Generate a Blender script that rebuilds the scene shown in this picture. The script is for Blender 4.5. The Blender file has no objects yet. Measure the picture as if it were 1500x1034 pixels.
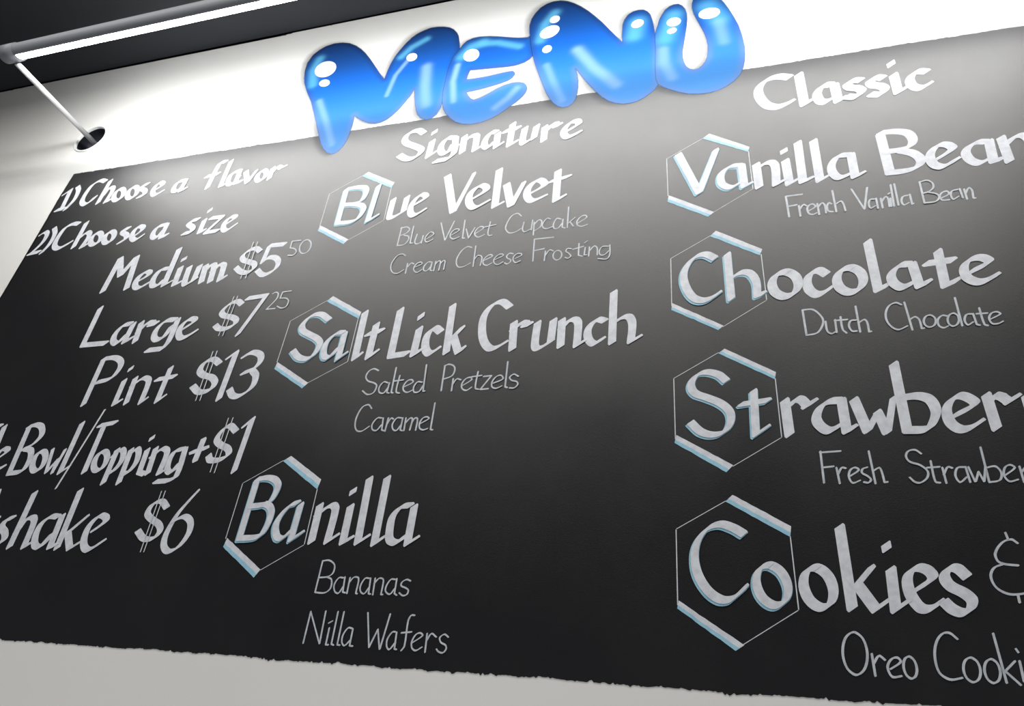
import bpy, bmesh, math, random
import numpy as np
from mathutils import Matrix, Vector

# ------------------------------------------------------------ camera, light, exposure
S = bpy.context.scene
COL = S.collection
CAM_Z = 1.55                      # eye height; wall face is y = 0, camera looks up at it from y = -1.25
TUBE_X0, TUBE_X1, TUBE_D, TUBE_Z = -2.10, 0.95, 0.345, CAM_Z + 1.853
cam = bpy.data.cameras.new('camera'); cam_o = bpy.data.objects.new('camera', cam); COL.objects.link(cam_o)
CR = [[0.9617936, 0.0549221, 0.2682099], [0.2559518, -0.5280891, -0.8096979], [0.0971684, 0.847411, -0.5219701]]
m = Matrix([[*CR[0], 0.0], [*CR[1], -1.25], [*CR[2], CAM_Z], [0, 0, 0, 1]])
cam_o.matrix_world = m
cam.sensor_width = 36; cam.lens = 24.4954; cam.clip_start = 0.02
S.camera = cam_o

world = bpy.data.worlds.new('world'); S.world = world; world.use_nodes = True
bg = world.node_tree.nodes['Background']; bg.inputs[0].default_value = (0.93, 0.95, 1.0, 1); bg.inputs[1].default_value = 0.06

def area(name, loc, rot, sx, sy, power, col):
    l = bpy.data.lights.new(name, 'AREA'); l.shape = 'RECTANGLE'; l.size = sx; l.size_y = sy; l.energy = power; l.color = col
    o = bpy.data.objects.new(name, l); o.location = loc; o.rotation_euler = rot; COL.objects.link(o); return o
area('low_fill_light', (-0.6, -1.3, 0.2), (math.radians(152), 0, 0), 6.0, 0.5, 34, (0.95, 0.97, 1.0))  # unseen fill from below, added to lift the lower wall and lettering
area('added_glow_strip', (-0.6, -0.9, CAM_Z + 2.15), (0, 0, 0), 3.9, 0.16, 44, (1.0, 0.99, 0.96))  # unseen overhead strip, added to widen the glow on the board

S.view_settings.view_transform = 'Standard'
S.view_settings.look = 'None'
S.view_settings.exposure = 0.0
S.view_settings.gamma = 1.0
S.view_settings.use_curve_mapping = False
S.cycles.sample_clamp_indirect = 4.0

# ------------------------------------------------------------ materials
def mat(name, col, rough=0.6, metal=0.0, spec=0.5):
    ma = bpy.data.materials.new(name); ma.use_nodes = True
    b = ma.node_tree.nodes['Principled BSDF']
    b.inputs['Base Color'].default_value = (*col, 1); b.inputs['Roughness'].default_value = rough
    b.inputs['Metallic'].default_value = metal; b.inputs['Specular IOR Level'].default_value = spec
    return ma, ma.node_tree, b
def N(nt, t, **k):
    n = nt.nodes.new(t)
    for a, v in k.items():
        if a in n.inputs: n.inputs[a].default_value = v
        else: setattr(n, a, v)
    return n
def coords(nt, scale=(1, 1, 1)):
    g = N(nt, 'ShaderNodeNewGeometry'); mp = N(nt, 'ShaderNodeMapping'); mp.inputs['Scale'].default_value = scale
    nt.links.new(g.outputs['Position'], mp.inputs['Vector']); return mp.outputs['Vector']
def noise(nt, vec, scale, detail=3, rough=0.5):
    n = N(nt, 'ShaderNodeTexNoise'); n.inputs['Scale'].default_value = scale; n.inputs['Detail'].default_value = detail
    n.inputs['Roughness'].default_value = rough; nt.links.new(vec, n.inputs['Vector']); return n.outputs['Fac']
def ramp(nt, fac, a, b, p0=0.3, p1=0.7):
    r = N(nt, 'ShaderNodeValToRGB'); r.color_ramp.elements[0].position = p0; r.color_ramp.elements[1].position = p1
    r.color_ramp.elements[0].color = (*a, 1); r.color_ramp.elements[1].color = (*b, 1)
    nt.links.new(fac, r.inputs[0]); return r.outputs[0]
def bump(nt, b, fac, strength, dist=0.001):
    n = N(nt, 'ShaderNodeBump'); n.inputs['Strength'].default_value = strength; n.inputs['Distance'].default_value = dist
    nt.links.new(fac, n.inputs['Height']); nt.links.new(n.outputs[0], b.inputs['Normal'])

# white emulsion wall
M_WALL, nt, b = mat('white_wall_paint', (0.80, 0.79, 0.765), 0.55, 0, 0.3)
v = coords(nt); nt.links.new(ramp(nt, noise(nt, v, 1.3, 4), (0.79, 0.775, 0.735), (0.83, 0.815, 0.775)), b.inputs['Base Color'])
bump(nt, b, noise(nt, v, 260, 2), 0.12)
# blackboard paint: satin, roller texture, faint wiped smudges
M_BOARD = bpy.data.materials.new('satin_blackboard_paint'); M_BOARD.use_nodes = True; nt = M_BOARD.node_tree; nt.nodes.clear()
df = N(nt, 'ShaderNodeBsdfDiffuse'); gl = N(nt, 'ShaderNodeBsdfGlossy'); gl.distribution = 'BECKMANN'; gl.inputs['Color'].default_value = (1.0, 0.985, 0.965, 1)
fr = N(nt, 'ShaderNodeFresnel'); fr.inputs['IOR'].default_value = 1.7; mx = N(nt, 'ShaderNodeMixShader'); ou = N(nt, 'ShaderNodeOutputMaterial')
v = coords(nt)
nt.links.new(ramp(nt, noise(nt, v, 3.2, 5, 0.6), (0.013, 0.013, 0.013 * 1.15), (0.013 * 1.5, 0.013 * 1.5, 0.013 * 1.6)), df.inputs['Color'])
mr = N(nt, 'ShaderNodeMapRange'); mr.inputs['To Min'].default_value = 0.46 - 0.05; mr.inputs['To Max'].default_value = 0.46 + 0.05
nt.links.new(noise(nt, coords(nt, (1, 1, 0.7)), 4.5, 5, 0.6), mr.inputs['Value']); nt.links.new(mr.outputs[0], gl.inputs['Roughness'])
bp = N(nt, 'ShaderNodeBump'); bp.inputs['Strength'].default_value = 0.22; bp.inputs['Distance'].default_value = 0.001
nt.links.new(noise(nt, coords(nt, (1, 1, 2.2)), 420, 3), bp.inputs['Height'])
for s_ in (df, gl): nt.links.new(bp.outputs[0], s_.inputs['Normal'])
nt.links.new(fr.outputs[0], mx.inputs[0]); nt.links.new(df.outputs[0], mx.inputs[1]); nt.links.new(gl.outputs[0], mx.inputs[2]); nt.links.new(mx.outputs[0], ou.inputs[0])
M_CEIL, nt, b = mat('black_ceiling_paint', (0.013, 0.014, 0.018), 0.6)
bump(nt, b, noise(nt, coords(nt), 300, 2), 0.15)
def chalk(name, a, c, rough=0.5):
    ma, nt, b = mat(name, a, rough, 0, 0.45)
    v = coords(nt, (1, 1, 1))
    n1 = noise(nt, v, 55, 4, 0.65)
    nt.links.new(ramp(nt, n1, a, c, 0.32, 0.62), b.inputs['Base Color'])
    return ma
M_WHITE = chalk('white_paint_marker', (0.60, 0.61, 0.66), (0.76, 0.77, 0.80))
M_FINE = chalk('thin_white_chalk_marker', (0.44, 0.47, 0.50), (0.62, 0.64, 0.67), 0.5)
M_LINE = chalk('grey_white_pencil_line', (0.52, 0.55, 0.57), (0.70, 0.72, 0.74), 0.5)
M_BLUE = chalk('pale_blue_paint_marker', (0.27, 0.53, 0.67), (0.37, 0.62, 0.74))
M_DOT = chalk('white_airbrush_highlight', (0.80, 0.80, 0.80), (0.86, 0.86, 0.86))
M_STEEL, nt, b = mat('satin_painted_metal', (0.66, 0.66, 0.66), 0.3, 0.15)
bump(nt, b, noise(nt, coords(nt, (0.05, 1, 1)), 900, 2), 0.05)
M_HOUSE, nt, b = mat('grey_lamp_housing', (0.22, 0.23, 0.25), 0.6, 0.1)
M_CUP, nt, b = mat('black_recess_cup', (0.012, 0.013, 0.018), 0.35)
M_RIM, nt, b = mat('white_plastic_rim', (0.82, 0.82, 0.80), 0.4)
M_FLOOR, nt, b = mat('grey_floor', (0.22, 0.21, 0.20), 0.5)
nt.links.new(ramp(nt, noise(nt, coords(nt), 6, 5), (0.18, 0.17, 0.165), (0.26, 0.25, 0.24)), b.inputs['Base Color'])
M_TUBE = bpy.data.materials.new('lit_diffuser'); M_TUBE.use_nodes = True; nt = M_TUBE.node_tree; nt.nodes.clear()
e = N(nt, 'ShaderNodeEmission'); e.inputs[0].default_value = (0.97, 0.985, 1.0, 1); e.inputs[1].default_value = 36
o = N(nt, 'ShaderNodeOutputMaterial'); nt.links.new(e.outputs[0], o.inputs[0])
# airbrushed lettering: painted colours live in a vertex attribute, soft edge in its alpha
M_AIR, nt, b = mat('blue_airbrush_paint', (0.1, 0.3, 0.8), 0.55, 0, 0.15)
at = N(nt, 'ShaderNodeAttribute'); at.attribute_name = 'paint'
nt.links.new(at.outputs['Color'], b.inputs['Base Color']); nt.links.new(at.outputs['Alpha'], b.inputs['Alpha'])

# ------------------------------------------------------------ helpers
def link(name, me, ma, parent=None, loc=(0, 0, 0)):
    o = bpy.data.objects.new(name, me); COL.objects.link(o); o.location = loc
    if ma: me.materials.append(ma)
    if parent: o.parent = parent
    return o
def from_bm(name, bm, ma, parent=None, smooth=False, loc=(0, 0, 0)):
    me = bpy.data.meshes.new(name); bmesh.ops.recalc_face_normals(bm, faces=bm.faces); bm.to_mesh(me); bm.free()
    if smooth:
        for p in me.polygons: p.use_smooth = True
    return link(name, me, ma, parent, loc)
def poly_mesh(name, verts, faces, ma, parent=None):
    me = bpy.data.meshes.new(name); me.from_pydata(verts, [], faces); me.update(); return link(name, me, ma, parent)
def empty(name, parent=None, loc=(0, 0, 0)):
    o = bpy.data.objects.new(name, None); COL.objects.link(o); o.empty_display_size = 0.05; o.location = loc
    if parent: o.parent = parent
    return o
def slab(name, pts, y0, y1, ma, parent=None):
    """prism over outline pts (x, z) between y0 (front, towards the viewer) and y1"""
    bm = bmesh.new()
    a = [bm.verts.new((x, y0, z)) for x, z in pts]; c = [bm.verts.new((x, y1, z)) for x, z in pts]
    f = bm.faces.new(a); bm.faces.new(list(reversed(c)))
    for i in range(len(pts)):
        j = (i + 1) % len(pts); bm.faces.new((a[j], a[i], c[i], c[j]))
    bmesh.ops.triangulate(bm, faces=[g for g in bm.faces if len(g.verts) > 4])
    return from_bm(name, bm, ma, parent)
def tube_mesh(bm, p, q, r, n=24, caps=True):
    p, q = Vector(p), Vector(q); d = (q - p).normalized(); u = d.orthogonal().normalized(); w = d.cross(u)
    A = [bm.verts.new(p + r * (math.cos(2 * math.pi * i / n) * u + math.sin(2 * math.pi * i / n) * w)) for i in range(n)]
    B = [bm.verts.new(v.co + (q - p)) for v in A]
    for i in range(n): bm.faces.new((A[i], A[(i + 1) % n], B[(i + 1) % n], B[i]))
    if caps: bm.faces.new(A); bm.faces.new(B)

rnd = random.Random(7)
def wobble(p, q, step, amp, spike=0.0):
    """hand-cut paint edge from p to q"""
    L = math.hypot(q[0] - p[0], q[1] - p[1]); n = max(2, int(L / step)); nx, nz = -(q[1] - p[1]) / L, (q[0] - p[0]) / L
    ph = [rnd.uniform(0, 6.28) for _ in range(4)]; out = []; drift = 0
    for i in range(n):
        t = i / n; s = t * L
        drift = 0.75 * drift + rnd.gauss(0, amp * 0.45)
        o = drift + amp * 0.7 * (math.sin(s * 9 + ph[0]) + 0.6 * math.sin(s * 31 + ph[1]))
        if spike and rnd.random() < 0.22: o += rnd.uniform(-1, 1) * spike
        if i == 0: o = 0
        out.append((p[0] + (q[0] - p[0]) * t + nx * o, p[1] + (q[1] - p[1]) * t + nz * o))
    return out

# ------------------------------------------------------------ the room
HX, HZ, HR = -2.112, CAM_Z + 1.835, 0.062         # round recess the lamp arm comes out of
WX0, WX1, WZ1 = -5.2, 4.2, CAM_Z + 2.27
bm = bmesh.new()
s = 0.12; n = 48
sq = []
for i in range(n):
    a = 2 * math.pi * i / n; c, d = math.cos(a), math.sin(a); k = s / max(abs(c), abs(d)); sq.append(bm.verts.new((HX + c * k, 0, HZ + d * k)))
ci = [bm.verts.new((HX + HR * math.cos(2 * math.pi * i / n), 0, HZ + HR * math.sin(2 * math.pi * i / n))) for i in range(n)]
for i in range(n): bm.faces.new((ci[i], ci[(i + 1) % n], sq[(i + 1) % n], sq[i]))
def rect(x0, x1, z0, z1):
    bm.faces.new([bm.verts.new(p) for p in ((x0, 0, z0), (x1, 0, z0), (x1, 0, z1), (x0, 0, z1))])
rect(WX0, WX1, 0, HZ - s); rect(WX0, WX1, HZ + s, WZ1); rect(WX0, HX - s, HZ - s, HZ + s); rect(HX + s, WX1, HZ - s, HZ + s)
wall = from_bm('wall_back', bm, M_WALL); wall['kind'] = 'structure'
# back side of the wall, so that it has its thickness
bm = bmesh.new(); bmesh.ops.create_cube(bm, size=1)
for v_ in bm.verts: v_.co = Vector(((WX0 + WX1) / 2 + v_.co.x * (WX1 - WX0), 0.14 + v_.co.y * 0.06, WZ1 / 2 + v_.co.z * WZ1))
from_bm('wall_core', bm, M_WALL, wall)
bm = bmesh.new(); bmesh.ops.create_cube(bm, size=1)
for v_ in bm.verts: v_.co = Vector(((WX0 + WX1) / 2 + v_.co.x * (WX1 - WX0), -2.9 + v_.co.y * 6.2, WZ1 + 0.06 + v_.co.z * 0.12))
ceil = from_bm('ceiling', bm, M_CEIL); ceil['kind'] = 'structure'
bm = bmesh.new(); bmesh.ops.create_cube(bm, size=1)
for v_ in bm.verts: v_.co = Vector(((WX0 + WX1) / 2 + v_.co.x * (WX1 - WX0), -2.9 + v_.co.y * 6.2, -0.05 + v_.co.z * 0.1))
floor = from_bm('floor', bm, M_FLOOR); floor['kind'] = 'structure'
# where the black ceiling paint was cut in over the top of the white wall
edge = wobble((WX0, WZ1 - 0.006), (WX1, WZ1 - 0.006), 0.007, 0.0026, 0.006)
cut = slab('black_paint_edge', edge + [(WX1, WZ1 - 0.006), (WX1, WZ1 + 0.001), (WX0, WZ1 + 0.001)], -0.0012, 0.0005, M_CEIL, wall)

# ------------------------------------------------------------ the blackboard painted on the wall
BX0, BX1, BZ0, BZ1 = -2.0915, 2.05, CAM_Z + 0.1517, CAM_Z + 1.6522
pts = wobble((BX0, BZ0 + 0.0015), (BX1, BZ0), 0.0035, 0.0012, 0.0030) + wobble((BX1, BZ0), (BX1, BZ1), 0.02, 0.001) \
    + wobble((BX1, BZ1), (BX0, BZ1), 0.006, 0.0012, 0.0024) + wobble((BX0, BZ1), (BX0, BZ0 + 0.0015), 0.014, 0.0024, 0.004)
board = slab('chalkboard', pts, -0.0008, -0.0001, M_BOARD)
board['label'] = 'large black chalkboard menu painted on the white wall, hand lettered with flavors and prices'
board['category'] = 'chalkboard'; board['kind'] = 'thing'
FRONT = -0.0008

def hull(P):
    P = sorted(set((round(float(x), 7), round(float(y), 7)) for x, y in P))
    if len(P) < 3: return P
    def half(Q):
        h = []
        for p in Q:
            while len(h) > 1 and (h[-1][0] - h[-2][0]) * (p[1] - h[-2][1]) - (h[-1][1] - h[-2][1]) * (p[0] - h[-2][0]) <= 1e-12: h.pop()
            h.append(p)
        return h[:-1]
    return half(P) + half(P[::-1])
def spline(P, closed):
    P = [np.array(p, float) for p in P]
    if len(P) < 3: return P
    Q = [P[-1]] + P + [P[0], P[1]] if closed else [2 * P[0] - P[1]] + P + [2 * P[-1] - P[-2]]
    out = []
    for i in range(1, len(Q) - 2):
        a, b_, c, d = Q[i - 1], Q[i], Q[i + 1], Q[i + 2]
        L = np.linalg.norm((c - b_)[:2]); k = 5 if L > 0.012 else 4
        # tangents limited by neighbouring lengths, so sharp turns do not overshoot
        La, Lc = np.linalg.norm((b_ - a)[:2]) + 1e-9, np.linalg.norm((d - c)[:2]) + 1e-9
        m0 = (c - a) * L / (L + La); m1 = (d - b_) * L / (L + Lc)
        for j in range(k):
            t = j / k
            out.append((2 * t**3 - 3 * t**2 + 1) * b_ + (t**3 - 2 * t**2 + t) * m0 + (-2 * t**3 + 3 * t**2) * c + (t**3 - t**2) * m1)
    out.append(Q[-2])
    return out
def stroke(faces, verts, P, nib, thick, y, closed=False, shift=(0, 0)):
    """sweep a flat nib along P: one convex face per step, in the plane of the board"""
    P = spline(P, closed); nx, nz = nib; L = math.hypot(nx, nz); ux, uz = -nz / L * thick / 2, nx / L * thick / 2
    def corners(p):
        k = p[2]; cx, cz = p[0] + shift[0], p[1] + shift[1]
        return [(cx + s1 * nx * k / 2 + s2 * ux, cz + s1 * nz * k / 2 + s2 * uz) for s1, s2 in ((1, .55), (1, -.55), (.9, 1), (.9, -1), (-1, .55), (-1, -.55), (-.9, 1), (-.9, -1))]
    for a, c in zip(P[:-1], P[1:]):
        h = hull(corners(a) + corners(c))
        if len(h) < 3: continue
        y -= 1e-5                                    # each pass of the brush lies a hair over the last
        i0 = len(verts); verts.extend((x, y, z + CAM_Z) for x, z in h); faces.append(tuple(range(i0, i0 + len(h))))
    return y
def parse(s): 
    out = []
    for q in s.split():
        t = [float(u) for u in q.split(',')]; out.append((t[0] * 1e-4, t[1] * 1e-4, t[2] if len(t) > 2 else 1.0))
    return out

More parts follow.
